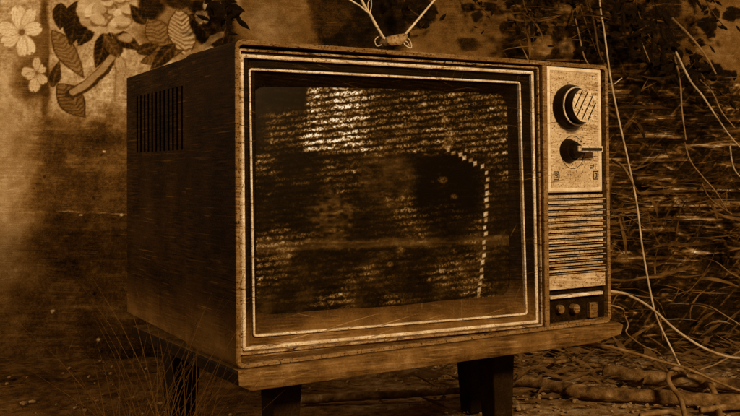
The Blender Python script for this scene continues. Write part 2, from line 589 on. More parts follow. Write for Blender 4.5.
    stroke([(0, 340), (80, 337), (160, 339)], .8, .45, .8, .6)
    for k in range(26):
        x_ = rs.uniform(-10, 190); y_ = rs.uniform(150, 340)
        blob(x_, y_, rs.uniform(.8, 2.2), rs.uniform(.8, 1.8), rs.choice((.06, .08, .1, .75)), 1.5, .4)
    for k in range(30):
        x_ = rs.uniform(-60, 230); y_ = rs.uniform(-20, 340)
        stroke([(x_, y_), (x_ + rs.gauss(0, 3), y_ + rs.uniform(10, 50))], .8, rs.choice((.12, .16, .45)), 1.0, .45)
    # cracks fanned over the right hand side
    for k in range(120):
        x_ = rs.uniform(500, 790); y_ = rs.uniform(-10, 340); l_ = rs.uniform(8, 60)
        a_ = rs.gauss(.04, .12) if rs.random() < .7 else rs.choice((1.1, 1.2, .8)) + rs.gauss(0, .15)
        stroke([(x_, y_), (x_ + l_ * .5 * math.cos(a_), y_ + l_ * .5 * math.sin(a_) + rs.gauss(0, 1)), (x_ + l_ * math.cos(a_), y_ + l_ * math.sin(a_))], rs.choice((.5, .7, 1.2)), rs.choice((.35, .5, .6)), .8, rs.uniform(.25, .8))
    # lamp glow painted in as a pale patch at the far left
    blob(2, 180, 26, 100, .55, 12, .8, 0, .9)
    T = np.clip(T, 0.01, 1)
    # relief: the streaks stand proud, the paper edge lifts
    D = -(nh * .02 + nh2 * .008) * sst(70, 100, V) * sst(505, 530, U) - n3 * .0012
    Yc = WY + D
    co = np.stack([X, Yc, Z], -1).reshape(-1, 3)
    grid_obj('wall', co, nx, nz, T, 'wall_paint')


def grid_obj(name, co, nx, nz, T, m, parent=None, flip=False):
    me = bpy.data.meshes.new(name)
    idx = np.arange(nx * nz).reshape(nz, nx)
    q = np.stack([idx[:-1, :-1], idx[:-1, 1:], idx[1:, 1:], idx[1:, :-1]], -1).reshape(-1, 4)
    if flip:
        q = q[:, ::-1]
    me.vertices.add(len(co)); me.vertices.foreach_set('co', co.astype(np.float32).ravel())
    me.loops.add(q.size); me.loops.foreach_set('vertex_index', q.astype(np.int32).ravel())
    me.polygons.add(len(q)); me.polygons.foreach_set('loop_start', np.arange(0, q.size, 4, dtype=np.int32))
    me.update(calc_edges=True)
    me.polygons.foreach_set('use_smooth', np.ones(len(q), dtype=bool))
    a = me.attributes.new('tone', 'FLOAT', 'POINT')
    a.data.foreach_set('value', T.astype(np.float32).ravel())
    me.materials.append(MATS[m])
    me.validate()
    o = bpy.data.objects.new(name, me)
    col.objects.link(o)
    if parent: o.parent = parent
    return o


build_wall()
tag(bpy.data.objects['wall'], kind='structure')


# ------------------------------------------------------------------ ground
def build_ground():
    nx, ny = 620, 420
    xs = np.linspace(-2.2, 2.2, nx); ys = .5 + (np.linspace(0, 1, ny) ** .8) * 1.9
    X, Y = np.meshgrid(xs, ys)
    h = (fbm(X * 6, Y * 6, 71) - .5) * .03 + (fbm(X * 40, Y * 40, 77, 3) - .5) * .006
    h *= np.clip(np.hypot(X - .1, Y - 1.5), .3, 1)
    T = .42 + (fbm(X * 9, Y * 9, 81) - .5) * .35 + (fbm(X * 90, Y * 90, 85, 3) - .5) * .5
    T = T * (1 - .42 * sst(.1, -.3, X))  # murky haze painted in: tone darkens towards the left
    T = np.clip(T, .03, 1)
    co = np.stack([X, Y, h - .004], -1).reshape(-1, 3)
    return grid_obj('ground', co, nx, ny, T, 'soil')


tag(build_ground(), kind='structure')

# grit scattered over the ground: uncountable
bm = bmesh.new()
for k in range(2200):
    x = random.uniform(-1.0, 1.3) if k % 3 else random.uniform(.1, .7); y = random.uniform(1.4, 2.3)
    if x < 0 and k % 4: continue
    r = random.choice((.0015, .002, .003, .003, .005))
    M = Matrix.Translation((x, y, r * .4)) @ Matrix.Rotation(random.random() * 6, 4, 'Z') @ Matrix.Diagonal((r * random.uniform(.8, 1.7), r, r * .7, 1))
    bmesh.ops.create_icosphere(bm, subdivisions=1, radius=1, matrix=M)
tag(link('gravel', bm, 'pebble'), kind='stuff', label='fine grit strewn over the dusty ground', cat='gravel')

# dead leaves and shreds along the foot of the wall: uncountable
bm = bmesh.new()
for k in range(900):
    x = random.uniform(.1, 1.2); y = random.gauss(2.1, .13)
    if y > 2.32: continue
    z = max(0.004, random.uniform(0, .05) * (y - 1.85) * 3)
    L = random.uniform(.02, .07); w = L * random.uniform(.08, .25); a = random.gauss(0, .5); e = random.gauss(0, .25)
    d = Vector((math.cos(a), math.sin(a), e)); s = Vector((-math.sin(a), math.cos(a), random.uniform(-.4, .4)))
    c = Vector((x, y, z + L * abs(e)))
    vs = [c - d * L / 2, c + s * w * .5 + Vector((0, 0, w * .3)), c + d * L / 2, c - s * w * .5]
    bm.faces.new([bm.verts.new(p) for p in vs])
ll = link('leaf_litter', bm, 'leaf_dry')
ll.modifiers.new('solid', 'SOLIDIFY').thickness = .0006
tag(ll, kind='stuff', label='dead leaves and shreds piled along the foot of the wall', cat='leaf litter')

# ------------------------------------------------------------------ television
tv = empty('television', TVLOC, YAW, label='old console television with a large dark screen and a control panel of knobs and slats', cat='television')
W, H = .662, .42


def cabinet():
    bm = bmesh.new()
    t = .006
    # shell: ring extruded back, front lip is light edge
    q = [(0, 0), (W, 0), (W, H), (0, H)]
    qi = [(t, t), (W - t, t), (W - t, H - t), (t, H - t)]
    n = None
    rings = []
    for pts, y in ((rrect(qi, .006), .02), (rrect(qi, .006), .0015), (rrect([(.0012, .0012), (W - .0012, .0012), (W - .0012, H - .0012), (.0012, H - .0012)], .01), 0),
                   (rrect(q, .011), .0015), (rrect(q, .011), .012), (rrect(q, .011), .175)):
        rings.append([bm.verts.new((p.x, y, p.y)) for p in pts])
    n = len(rings[0])
    for a, (A, B) in enumerate(zip(rings, rings[1:])):
        for k in range(n):
            bm.faces.new((A[k], A[(k + 1) % n], B[(k + 1) % n], B[k])).material_index = 1 if a < 3 else 0
    return link('cabinet', bm, ['cabinet_side', 'cabinet_edge'], tv)


cabinet()

# back cover with upright vent slots in both flanks, narrowing towards the rear
def back_cover():
    bm = bmesh.new()
    ys = [.178, .19]
    y = .197
    slots = []
    while y < .425:
        slots.append(len(ys) - 1 + 1)
        ys += [y, y + .0085]
        y += .0195
    ys += [.455, .475, .492]
    zs = [.003, .05, .283, .376, H - .003]

    def taper(y):
        return .004 + .006 * max(0, (y - .178) / .3) + (.012 if y > .48 else 0)
    for side in (0, 1):
        grid = []
        for yy in ys:
            tpr = taper(yy)
            x = tpr if side == 0 else W - tpr
            grid.append([bm.verts.new((x, yy, z if z > .01 and z < H - .01 else (z + (tpr * 1.2 if z < .1 else -tpr * .6)))) for z in zs])
        fs = {}
        for i in range(len(ys) - 1):
            for j in range(len(zs) - 1):
                fs[i, j] = bm.faces.new((grid[i][j], grid[i + 1][j], grid[i + 1][j + 1], grid[i][j + 1]))
        cells = [fs[i, 2] for i in slots if (i, 2) in fs]
        r = bmesh.ops.extrude_discrete_faces(bm, faces=cells)
        for f in r['faces']:
            f.material_index = 1
            for v in f.verts:
                v.co.x += .005 * (1 if side == 0 else -1)
        if side == 0: g0 = grid
        else: g1 = grid
    for i in range(len(ys) - 1):
        bm.faces.new((g0[i][-1], g0[i + 1][-1], g1[i + 1][-1], g1[i][-1]))
        bm.faces.new((g0[i][0], g0[i + 1][0], g1[i + 1][0], g1[i][0]))
    for j in range(len(zs) - 1):
        bm.faces.new((g0[-1][j], g0[-1][j + 1], g1[-1][j + 1], g1[-1][j]))
    return link('back_cover', bm, ['cabinet_side', 'slot_dark'], tv)


back_cover()

# front board, dark, stepped down to the tube
bm = bmesh.new()
Q3 = [(.0065, .0085), (.5165, .0075), (.5165, H - .008), (.0065, H - .008)]
frame(bm, [(.0062, .0062), (.519, .0062), (.519, H - .0062), (.0062, H - .0062)], .020, .0085, .03, .004)
frame(bm, [(.0262, .0262), (.499, .0262), (.499, H - .0262), (.0262, H - .0262)], .008, .012, .03, .004)
# bezel slope to the tube
qa = [(.030, .034), (.490, .030), (.482, .386), (.026, .384)]
qb = [(.039, .062), (.470, .056), (.468, .368), (.034, .365)]
qc = [(.024, .024), (.5, .024), (.5, .398), (.024, .398)]
A = [bm.verts.new((p.x, .0125, p.y)) for p in rrect(qa, .006)]
B = [bm.verts.new((p.x, .026, p.y)) for p in rrect(qb, .022)]
C = [bm.verts.new((p.x, .0125, p.y)) for p in rrect(qc, .006)]
n = len(A)
for k in range(n):
    bm.faces.new((A[k], A[(k + 1) % n], B[(k + 1) % n], B[k]))
    bm.faces.new((C[k], C[(k + 1) % n], A[(k + 1) % n], A[k]))
link('front_board', bm, 'front_dark', tv)

bm = bmesh.new(); frame(bm, [(.0075, .0165), (.5175, .0068), (.5155, .4105), (.0075, .4085)], .0028, .0045, .012, .003)
link('outer_trim', bm, 'trim_dull', tv)
bm = bmesh.new(); frame(bm, [(.0115, .0215), (.5105, .0120), (.5060, .4035), (.0095, .4020)], .0047, .0055, .014, .003)
link('wide_trim', bm, 'trim_metal', tv)
bm = bmesh.new(); frame(bm, [(.0275, .0370), (.4905, .0262), (.4815, .3865), (.0225, .3848)], .0029, .0085, .015, .005)
link('inner_trim', bm, 'trim_metal', tv)
# lowest bright strip right above the ledge
bm = bmesh.new(); box(bm, .008, .519, .002, .012, .0015, .0050)
link('bottom_trim', bm, 'trim_dull', tv, bevel=.0008)


# ---- picture tube
def tube_face():
    nx, nz = 520, 400
    a = np.linspace(0, 1, nx); b = np.linspace(0, 1, nz)
    A_, B_ = np.meshgrid(a, b)
    u = .033 + (.472 - .033) * A_; v = .0545 + (.370 - .0545) * B_
    off = .030 - .014 * (1 - (2 * A_ - 1) ** 2 * .55 - (2 * B_ - 1) ** 2 * .45)
    off = off + .003
    PX, PY = tv_px(u, v, .026)
    gr0 = vnoise(PX / 1.1, PY / 1.1, 92)
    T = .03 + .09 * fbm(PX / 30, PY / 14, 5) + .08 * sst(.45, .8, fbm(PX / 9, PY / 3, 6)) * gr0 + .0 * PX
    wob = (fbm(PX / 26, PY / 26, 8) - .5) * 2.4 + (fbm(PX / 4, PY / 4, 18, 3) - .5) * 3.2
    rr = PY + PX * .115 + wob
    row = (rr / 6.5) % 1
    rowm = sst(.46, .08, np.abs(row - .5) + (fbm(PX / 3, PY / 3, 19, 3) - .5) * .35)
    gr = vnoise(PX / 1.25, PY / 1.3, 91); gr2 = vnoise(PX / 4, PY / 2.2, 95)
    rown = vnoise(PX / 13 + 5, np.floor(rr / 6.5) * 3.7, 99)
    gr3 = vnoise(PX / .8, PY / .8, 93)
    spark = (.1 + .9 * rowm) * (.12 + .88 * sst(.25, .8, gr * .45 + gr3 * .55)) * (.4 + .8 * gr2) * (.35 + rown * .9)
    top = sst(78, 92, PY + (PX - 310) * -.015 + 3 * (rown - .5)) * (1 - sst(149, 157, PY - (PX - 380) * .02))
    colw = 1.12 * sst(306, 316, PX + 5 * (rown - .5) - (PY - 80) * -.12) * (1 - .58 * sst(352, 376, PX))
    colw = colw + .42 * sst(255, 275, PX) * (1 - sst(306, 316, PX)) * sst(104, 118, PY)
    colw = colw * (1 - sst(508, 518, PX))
    T = T + 1.35 * spark * top * colw  # bright rows of a reflection, painted into the glass as glow
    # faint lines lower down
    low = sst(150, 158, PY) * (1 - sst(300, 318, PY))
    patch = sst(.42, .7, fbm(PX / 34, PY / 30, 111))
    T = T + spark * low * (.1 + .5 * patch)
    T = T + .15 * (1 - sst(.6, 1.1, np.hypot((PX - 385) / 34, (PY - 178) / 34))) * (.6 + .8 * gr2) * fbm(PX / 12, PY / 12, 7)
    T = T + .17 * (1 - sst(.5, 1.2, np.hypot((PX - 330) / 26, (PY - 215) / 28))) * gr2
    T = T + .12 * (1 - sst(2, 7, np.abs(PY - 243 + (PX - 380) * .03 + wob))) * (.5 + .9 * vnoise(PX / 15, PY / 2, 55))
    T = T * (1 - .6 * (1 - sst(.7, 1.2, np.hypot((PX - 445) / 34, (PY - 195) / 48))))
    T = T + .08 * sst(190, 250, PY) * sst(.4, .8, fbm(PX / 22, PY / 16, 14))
    # right side column of glowing spots
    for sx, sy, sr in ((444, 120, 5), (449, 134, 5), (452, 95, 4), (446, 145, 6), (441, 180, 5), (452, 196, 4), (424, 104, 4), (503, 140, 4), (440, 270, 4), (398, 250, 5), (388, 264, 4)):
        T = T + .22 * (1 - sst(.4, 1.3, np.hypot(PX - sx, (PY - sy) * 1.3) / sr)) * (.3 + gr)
    # bead-like line hanging down the right of the glass
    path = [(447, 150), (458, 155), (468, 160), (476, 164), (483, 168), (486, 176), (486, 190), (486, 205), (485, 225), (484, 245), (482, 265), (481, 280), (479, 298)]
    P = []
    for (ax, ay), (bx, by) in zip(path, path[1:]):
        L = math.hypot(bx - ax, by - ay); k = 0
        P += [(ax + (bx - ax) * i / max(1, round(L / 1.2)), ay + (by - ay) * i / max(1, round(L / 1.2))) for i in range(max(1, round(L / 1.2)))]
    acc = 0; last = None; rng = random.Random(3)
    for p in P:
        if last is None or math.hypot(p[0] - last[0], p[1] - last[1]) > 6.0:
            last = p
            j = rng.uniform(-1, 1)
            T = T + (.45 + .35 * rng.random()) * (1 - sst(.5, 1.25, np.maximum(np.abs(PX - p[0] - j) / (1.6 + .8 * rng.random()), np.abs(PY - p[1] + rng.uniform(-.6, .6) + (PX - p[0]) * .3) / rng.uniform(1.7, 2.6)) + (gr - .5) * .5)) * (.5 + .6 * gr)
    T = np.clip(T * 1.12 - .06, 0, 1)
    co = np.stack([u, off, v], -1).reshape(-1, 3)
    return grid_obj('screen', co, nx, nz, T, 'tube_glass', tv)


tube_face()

# ---- control side
bm = bmesh.new(); box(bm, .519, .5285, .0, .03, .0062, H - .0062)
link('divider', bm, 'cabinet_edge', tv, bevel=.0015)
bm = bmesh.new(); box(bm, .5285, .6558, .010, .03, .0062, H - .0062)
link('side_board', bm, 'recess_dark', tv)
bm = bmesh.new()
frame(bm, [(.5300, .2140), (.6480, .2140), (.6480, .4125), (.5300, .4125)], .0075, .0022, .01, .002, 1)
box(bm, .5374, .6406, .0032, .01, .2214, .4051)
link('control_panel', bm, ['panel_light', 'panel_border'], tv)

# main tuning knob
kc = (.5765, .3500)
bm = bmesh.new()
n = 48
prof = [(.0005, .0345), (-.002, .0355), (-.012, .0335), (-.0165, .0318), (-.0180, .0300)]
rings = [[bm.verts.new((kc[0] + r * (1 + (.010 if k % 2 and -.004 > y > -.014 else 0)) * math.cos(2 * PI * k / n), y + .0022, kc[1] + r * math.sin(2 * PI * k / n))) for k in range(n)] for y, r in prof]
for A_, B_ in zip(rings, rings[1:]):
    for k in range(n):
        bm.faces.new((A_[k], A_[(k + 1) % n], B_[(k + 1) % n], B_[k]))
bm.faces.new(rings[-1])
knob = link('tuning_knob', bm, 'knob_black', tv, smooth=False)
bm = bmesh.new(); torus(bm, kc, .0298, .0013, -.0162)
link('knob_ring', bm, 'trim_metal', knob, smooth=True)
bm = bmesh.new()
disc(bm, kc, .0262, -.0325, -.016, 40, 2, .0265, 0)
# slanted grooves across the cap: dark inlays 0.3 mm proud
for s in (-.017, -.006, .006, .0165):
    hl = math.sqrt(max(.0245 ** 2 - s * s, 0)) * .96
    a = R(58)
    dx, dz = math.cos(a), math.sin(a); nx_, nz_ = -dz, dx
    w = .0013
    vs = []
    for y in (-.0328, -.0315):
        for e, f in ((-hl, -w), (hl, -w), (hl, w), (-hl, w)):
            vs.append(bm.verts.new((kc[0] + dx * e + nx_ * (s + f), y, kc[1] + dz * e + nz_ * (s + f))))
    for f in ((0, 1, 2, 3), (4, 5, 6, 7), (0, 1, 5, 4), (1, 2, 6, 5), (2, 3, 7, 6), (3, 0, 4, 7)):
        bm.faces.new([vs[i] for i in f]).material_index = 2
link('knob_cap', bm, ['knob_metal', 'trim_metal', 'knob_black'], knob, bevel=.0006)

# second selector: dark boss with a pale bar grip
lc = (.5745, .2800)
bm = bmesh.new()
disc(bm, lc, .0150, -.010, .0035, 32, 0, .0195)
disc(bm, lc, .0105, -.0185, -.010, 32, 0, .013)
sel = link('selector_knob', bm, 'knob_black', tv)
bm = bmesh.new()
box(bm, lc[0] - .002, lc[0] + .051, -.0215, -.0125, lc[1] - .0020, lc[1] + .0070)
link('selector_grip', bm, 'knob_metal', sel, bevel=.001)
bm = bmesh.new()
box(bm, lc[0] + .004, lc[0] + .0485, -.0222, -.0214, lc[1] - .0005, lc[1] + .0040)
link('grip_inlay', bm, 'ink', sel)
bm = bmesh.new()
torus(bm, (lc[0] + .009, lc[1] - .001), .0245, .0006, .0031, 30, 5, 0, R(38), R(150))
torus(bm, (lc[0] + .009, lc[1] - .004), .0245, .0006, .0031, 30, 5, 0, R(192), R(350))
# arrow heads, pointer dash, the two boxed signs and figures
def bar(x0, z0, x1, z1, w=.0005):
    d = Vector((x1 - x0, 0, z1 - z0)).normalized(); s = Vector((-d.z, 0, d.x)) * w
    vs = []
    for y in (.0026, .0033):
        for p in ((x0, z0, 1), (x1, z1, 1), (x1, z1, -1), (x0, z0, -1)):
            vs.append(bm.verts.new((p[0] + s.x * p[2], y, p[1] + s.z * p[2])))
    for f in ((0, 1, 2, 3), (4, 5, 6, 7), (0, 1, 5, 4), (1, 2, 6, 5), (2, 3, 7, 6), (3, 0, 4, 7)):
        bm.faces.new([vs[i] for i in f])
ax, az = lc[0] + .009 + .0245 * math.cos(R(38)), lc[1] - .001 + .0245 * math.sin(R(38))
bar(ax, az, ax + .001, az + .006, .0007); bar(ax, az, ax - .005, az + .001, .0007)
ax, az = lc[0] + .009 + .0245 * math.cos(R(350)), lc[1] - .004 + .0245 * math.sin(R(350))
bar(ax + .001, az + .004, ax - .006, az + .003, .0006); bar(ax, az, ax + .001, az + .005, .0006)
bar(.586, .2655, .624, .2655, .0011)
bar(.603, .2655, .606, .2690, .0009)
for cx0, s in ((.5475, 0), (.6330, 1)):
    cz0 = .2405
    for (a_, b_, c_, d_) in ((-1, -1, 1, -1), (1, -1, 1, 1), (1, 1, -1, 1), (-1, 1, -1, -1)):
        bar(cx0 + a_ * .0050, cz0 + b_ * .0062, cx0 + c_ * .0050, cz0 + d_ * .0062, .0007)
    bar(cx0 - .0022, cz0 + .003, cx0 + .0022, cz0 + .003, .0007)
    bar(cx0 - .0022, cz0 - .003, cx0 + .0022, cz0 - .003, .0007)
    bar(cx0 - .0022, cz0, cx0 + .0022, cz0, .0006)
    bar(cx0 + .0022, cz0 - .003, cx0 + .0022, cz0 + .003, .0006)
for k in range(3):
    bar(.6215, .2560 - k * .0022 , .6300 - .001 * k, .2565 - k * .0022, .0005)
bar(.6325, .2500, .6325, .2585, .0006)
link('panel_marks', bm, 'ink', tv)

# slatted loudspeaker grille
bm = bmesh.new()
NS = 14
for k in range(NS):
    z = .2095 - k * .00905
    hgt = .0043 if k < 8 else .0030
    box(bm, .5300, .6478 if k < 13 else .652, .0030, .009, z - hgt, z, 0)
    box(bm, .5292, .6530, .0012, .0032, z - hgt - .0032, z - hgt - .0020, 1)
link('speaker_grille', bm, ['grille_light', 'trim_dull'], tv)
bm = bmesh.new(); box(bm, .5300, .6510, .0020, .0095, .0615, .0835)
link('lower_plate', bm, 'grille_light', tv, bevel=.0008)
bm = bmesh.new(); box(bm, .5300, .6440, .0000, .0095, .0478, .0525)
link('drawer_lip', bm, 'trim_metal', tv, bevel=.0008)
bm = bmesh.new()
disc(bm, (.5840, .0290), .0072, -.002, .0098, 24, 0)
link('small_knob', bm, 'cabinet_edge', tv, bevel=.0008)
bm = bmesh.new()
disc(bm, (.5550, .0300), .0068, .002, .0098, 24, 0)
link('small_knob', bm, 'grille_dim', tv, bevel=.0008)
bm = bmesh.new(); box(bm, .6160, .6330, .002, .0098, .0115, .0350)
link('push_button', bm, 'cabinet_edge', tv, bevel=.0008)
bm = bmesh.new(); box(bm, .5300, .6550, .003, .0098, .0064, .0090)
link('sill', bm, 'grille_dim', tv)

# ---- plinth ledge and legs
bm = bmesh.new()
prof = [(-.012, -.0015, -.0040), (-.016, -.006, -.018), (-.0155, .006, -.029)]
out = []
def ring(ex, y0, z, chx):
    pts = [(-ex, y0), (W + ex + .012 - chx, y0), (W + ex + .018 - chx, y0 + .02), (W + ex + .018 - chx, .42), (-min(ex, 0) + .0006, .42)]
    return [bm.verts.new((x, y, z)) for x, y in pts]
L = [ring(.000, -.004, -.0004, .0), ring(.0025, -.010, -.004, -.002), ring(.002, -.011, -.018, .004), ring(-.016, -.008, -.0275, .045)]
for A_, B_ in zip(L, L[1:]):
    for k in range(5):
        bm.faces.new((A_[k], A_[(k + 1) % 5], B_[(k + 1) % 5], B_[k])).material_index = 1 if k in (3, 4) else 0
bm.faces.new(L[0]); bm.faces.new(L[-1])
link('plinth', bm, ['ledge_wood', 'leg_wood'], tv, bevel=.0015)

for (lx, ly) in ((.115, .105), (.512, .115), (.04, .30), (.605, .30)):
    bm = bmesh.new()
    tw, bw = .0235, .0165
    sxn = .012 if lx > .3 else -.012
    zt, zb = -.0270, -.199
    T_ = [bm.verts.new((lx + a * tw, ly + b * tw, zt)) for a, b in ((-1, -1), (1, -1), (1, 1), (-1, 1))]
    B_ = [bm.verts.new((lx + a * bw + sxn * .3, ly + b * bw, zb)) for a, b in ((-1, -1), (1, -1), (1, 1), (-1, 1))]
    for k in range(4):
        bm.faces.new((T_[k], T_[(k + 1) % 4], B_[(k + 1) % 4], B_[k]))
    bm.faces.new(T_); bm.faces.new(B_)
    link('leg', bm, 'leg_wood', tv, bevel=.003)

# ------------------------------------------------------------------ indoor aerial on top of the set
ab = ontv(394, 46, .055)
ab.z = H
ant = empty('indoor_antenna', TVM @ ab, YAW, label='small indoor aerial with two thin rods standing on the television', cat='antenna')


def AL(px, py, off=.055):
    return ontv(px, py, off) - ab


def _l(px, py, dy=0):
    p = ontv(px, py, .055 + dy); return p - ab


bm = bmesh.new()
pts = [(384, 38), (391, 35.5), (402, 34), (405, 37), (403, 41), (397, 46), (386, 46.5), (383, 43)]
Fv = [bm.verts.new(_l(px, py) + Vector((0, -.012, 0))) for px, py in pts]
Bv = [bm.verts.new(_l(px, py) + Vector((0, .012, 0))) for px, py in pts]
for k in range(len(pts)):
    bm.faces.new((Fv[k], Fv[(k + 1) % len(pts)], Bv[(k + 1) % len(pts)], Bv[k]))
bm.faces.new(Fv); bm.faces.new(Bv)
for v in bm.verts:
    v.co.z = max(v.co.z, .0008)
link('aerial_base', bm, 'antenna_body', ant, bevel=.003)
bm = bmesh.new(); tube(bm, [_l(403, 37), _l(420, 17), _l(436, -2), _l(462, -33)], .0019, .0013, 8, 2)
link('rod', bm, 'antenna_metal', ant, smooth=True)
bm = bmesh.new(); tube(bm, [_l(385, 40), _l(377, 27), _l(370, 14), _l(364, 5), _l(358, -10), _l(352, -30)], .0021, .0016, 8, 3, .12)
link('rod', bm, 'antenna_metal', ant, smooth=True)
bm = bmesh.new()
tube(bm, [_l(370, 14), _l(360, 6), _l(352, 1), _l(345, -3)], .0014, .001, 6, 4, .1)
tube(bm, [_l(370, 13), _l(371.5, 4), _l(370, -8)], .0008, .0008, 6, 4)
tube(bm, [_l(369, 12), _l(368, 3), _l(374, -10)], .0008, .0008, 6, 4)
link('lead_wire', bm, 'antenna_metal', ant, smooth=True)
bm = bmesh.new()
tube(bm, [_l(402, 39), _l(406, 37), _l(410, 41), _l(411.5, 47), _l(409, 47.5), _l(405, 45), _l(403, 41), _l(407, 42), _l(409, 46)], .0011, .0009, 6, 5, .1)
link('wire_loop', bm, 'antenna_metal', ant, smooth=True)
bm = bmesh.new()
tube(bm, [_l(386, 38, .004), _l(380, 36, .006), _l(375, 40, .008), _l(377, 46, .008), _l(383, 44, .004)], .0009, .0008, 6, 5, .15)
link('wire_loop', bm, 'antenna_metal', ant, smooth=True)

# ------------------------------------------------------------------ cables
def cable(pts, r, m, label, r1=None, jit=0, name='cable', cat='cable', group=None):
    base = Vector(pts[0])
    bm = bmesh.new()
    tube(bm, [Vector(p) - base for p in pts], r, r1, 10, 10, jit)
    o = link(name, bm, m, None, smooth=True)
    o.location = base
    return tag(o, label=label, cat=cat, group=group)


cable([at(598, -40, 2.30), at(600, 4, 2.26), at(604, 30, 2.22), at(611, 80, 2.14), at(619, 120, 2.1), at(629, 165, 2.06), at(637, 205, 2.04), at(642, 245, 2.0),
       at(650, 290, 1.96), at(657, 318, 1.95), at(672, 350, 1.95), at(684, 372, 1.93), onground(700, 386, .01), onground(730, 398, .006), onground(760, 402, .006)], .0020, 'cable_pale',
      'thin pale wire hanging down the dark wall right of the television')
cable([TVM @ Vector((W - .004, .16, .05)), at(616, 292, 1.70), at(630, 296, 1.74), at(645, 304, 1.80), at(657, 313, 1.84), at(676, 330, 1.86), at(700, 346, 1.88), at(722, 355, 1.88), at(742, 358, 1.88), at(790, 356, 1.9)],
      .0024, 'cable_pale', 'thick pale cable swooping from the side of the television across to the right edge')
cable([TVM @ Vector((W - .05, .02, -.0285)), at(606, 346, 1.60), at(622, 350, 1.63), at(640, 355, 1.68), at(660, 361, 1.74), at(682, 367, 1.80), at(700, 374, 1.83), at(720, 383, 1.83), onground(745, 392, .008), onground(790, 398, .006)],
      .0025, 'cable_mid', 'pale cable leading from under the plinth to the coils on the ground')
cable([onground(640, 416, .01), onground(668, 412, .012), onground(684, 420, .008), onground(683, 408, .02), at(679, 396, 1.76), at(671, 386, 1.78), at(668, 378, 1.80), at(672, 371, 1.82), at(680, 369, 1.86), onground(690, 378, .012), onground(705, 380, .01)],
      .0048, 'cable_mid', 'fat grey cable bent into an S on the ground at the lower right')
cable([onground(722, 425, .01), at(717, 404, 1.80), at(714, 392, 1.82), at(710, 385, 1.84), at(708, 384, 1.88), onground(706, 384, .01)],
      .0058, 'cable_mid', 'short fat cable end standing up beside the S shaped cable')
cable([TVM @ Vector((W - .004, .10, .03)), at(618, 307, 1.62), at(624, 315, 1.64), at(628, 325, 1.66), at(626, 332, 1.66), at(633, 339, 1.70), at(645, 347, 1.78), at(657, 352, 1.86), onground(668, 362, .01)],
      .0014, 'cable_mid', 'thin wire curling round the right end of the plinth')
cable([onground(690, 376, .01), at(700, 370, 1.98), at(714, 365, 2.0), at(728, 358, 2.02), at(744, 350, 2.04), at(780, 340, 2.1)], .0017, 'cable_mid', 'thin wire rising to the right edge above the cable end')
cable([at(604, 84, 1.80), at(609, 84, 1.81), at(614, 84, 1.82), at(618, 81, 1.83), at(622, 78, 1.84)], .0010, 'cable_pale',
      'tiny forked wire sticking out beside the top right corner of the television', name='wire', cat='wire')

# ------------------------------------------------------------------ dry stems against the wall
stems = [
    ([(672, 18), (690, 36), (706, 56), (716, 74)], 2.15, .0030, 'stem_mid', 'straight dry stem leaning at the top right against the brown wall'),
    ([(638, 30), (643, 45), (650, 62)], 2.2, .0014, 'cable_mid', 'short pale stalk slanting on the dark wall at the top'),
    ([(676, 52), (690, 80), (702, 95), (716, 116), (730, 136), (745, 152)], 2.1, .0024, 'cable_pale', 'long bright stalk with split skin slanting to the right edge'),
    ([(700, 80), (712, 92), (722, 112), (735, 128)], 2.12, .0018, 'stem_mid', 'thin stalk lying close above the long bright one'),
    ([(674, 56), (680, 80), (682, 110), (686, 140)], 2.14, .0022, 'stem_mid', 'nearly upright dry stalk beside the long bright one'),
    ([(684, 140), (690, 160), (702, 176), (716, 192), (728, 212)], 2.1, .0020, 'stem_mid', 'bowed stem in the middle of the dark wall'),
    ([(702, 184), (708, 196), (718, 205), (732, 214)], 2.08, .0022, 'cable_mid', 'short pale curved stem beneath the bowed one'),
    ([(730, 146), (732, 162), (736, 172), (744, 180)], 2.1, .0022, 'cable_pale', 'short hooked stalk touching the right edge'),
    ([(700, 258), (716, 262), (732, 274), (748, 280)], 2.05, .0014, 'stem_mid', 'faint thin stem sloping down near the right edge'),
    ([(612, 160), (622, 166), (629, 176), (634, 186)], 2.02, .0034, 'stem_mid', 'thick curved stalk beside the right edge of the television'),
    ([(588, 0), (594, 22), (598, 48), (602, 60)], 2.2, .0028, 'stem_dark', 'dark upright stem rising behind the control panel'),
    ([(572, 8), (578, 30), (584, 56), (590, 66)], 2.24, .0024, 'stem_mid', 'slim stem rising behind the top of the control panel'),
    ([(690, 304), (708, 306), (726, 316), (745, 328)], 2.0, .0018, 'stem_mid', 'low thin stem sloping to the right edge above the cables'),
]
for pts, Y, r, m, lab in stems:
    P = []
    for i, (a, b) in enumerate(pts):
        P.append(at(a, b, Y + (.12 if i == 0 else .0) + .03 * math.sin(i * 1.7)))
    cable(P, r, m, lab, r * .6, .12, 'dry_stem', 'stem', 'dry stems against the dark wall')

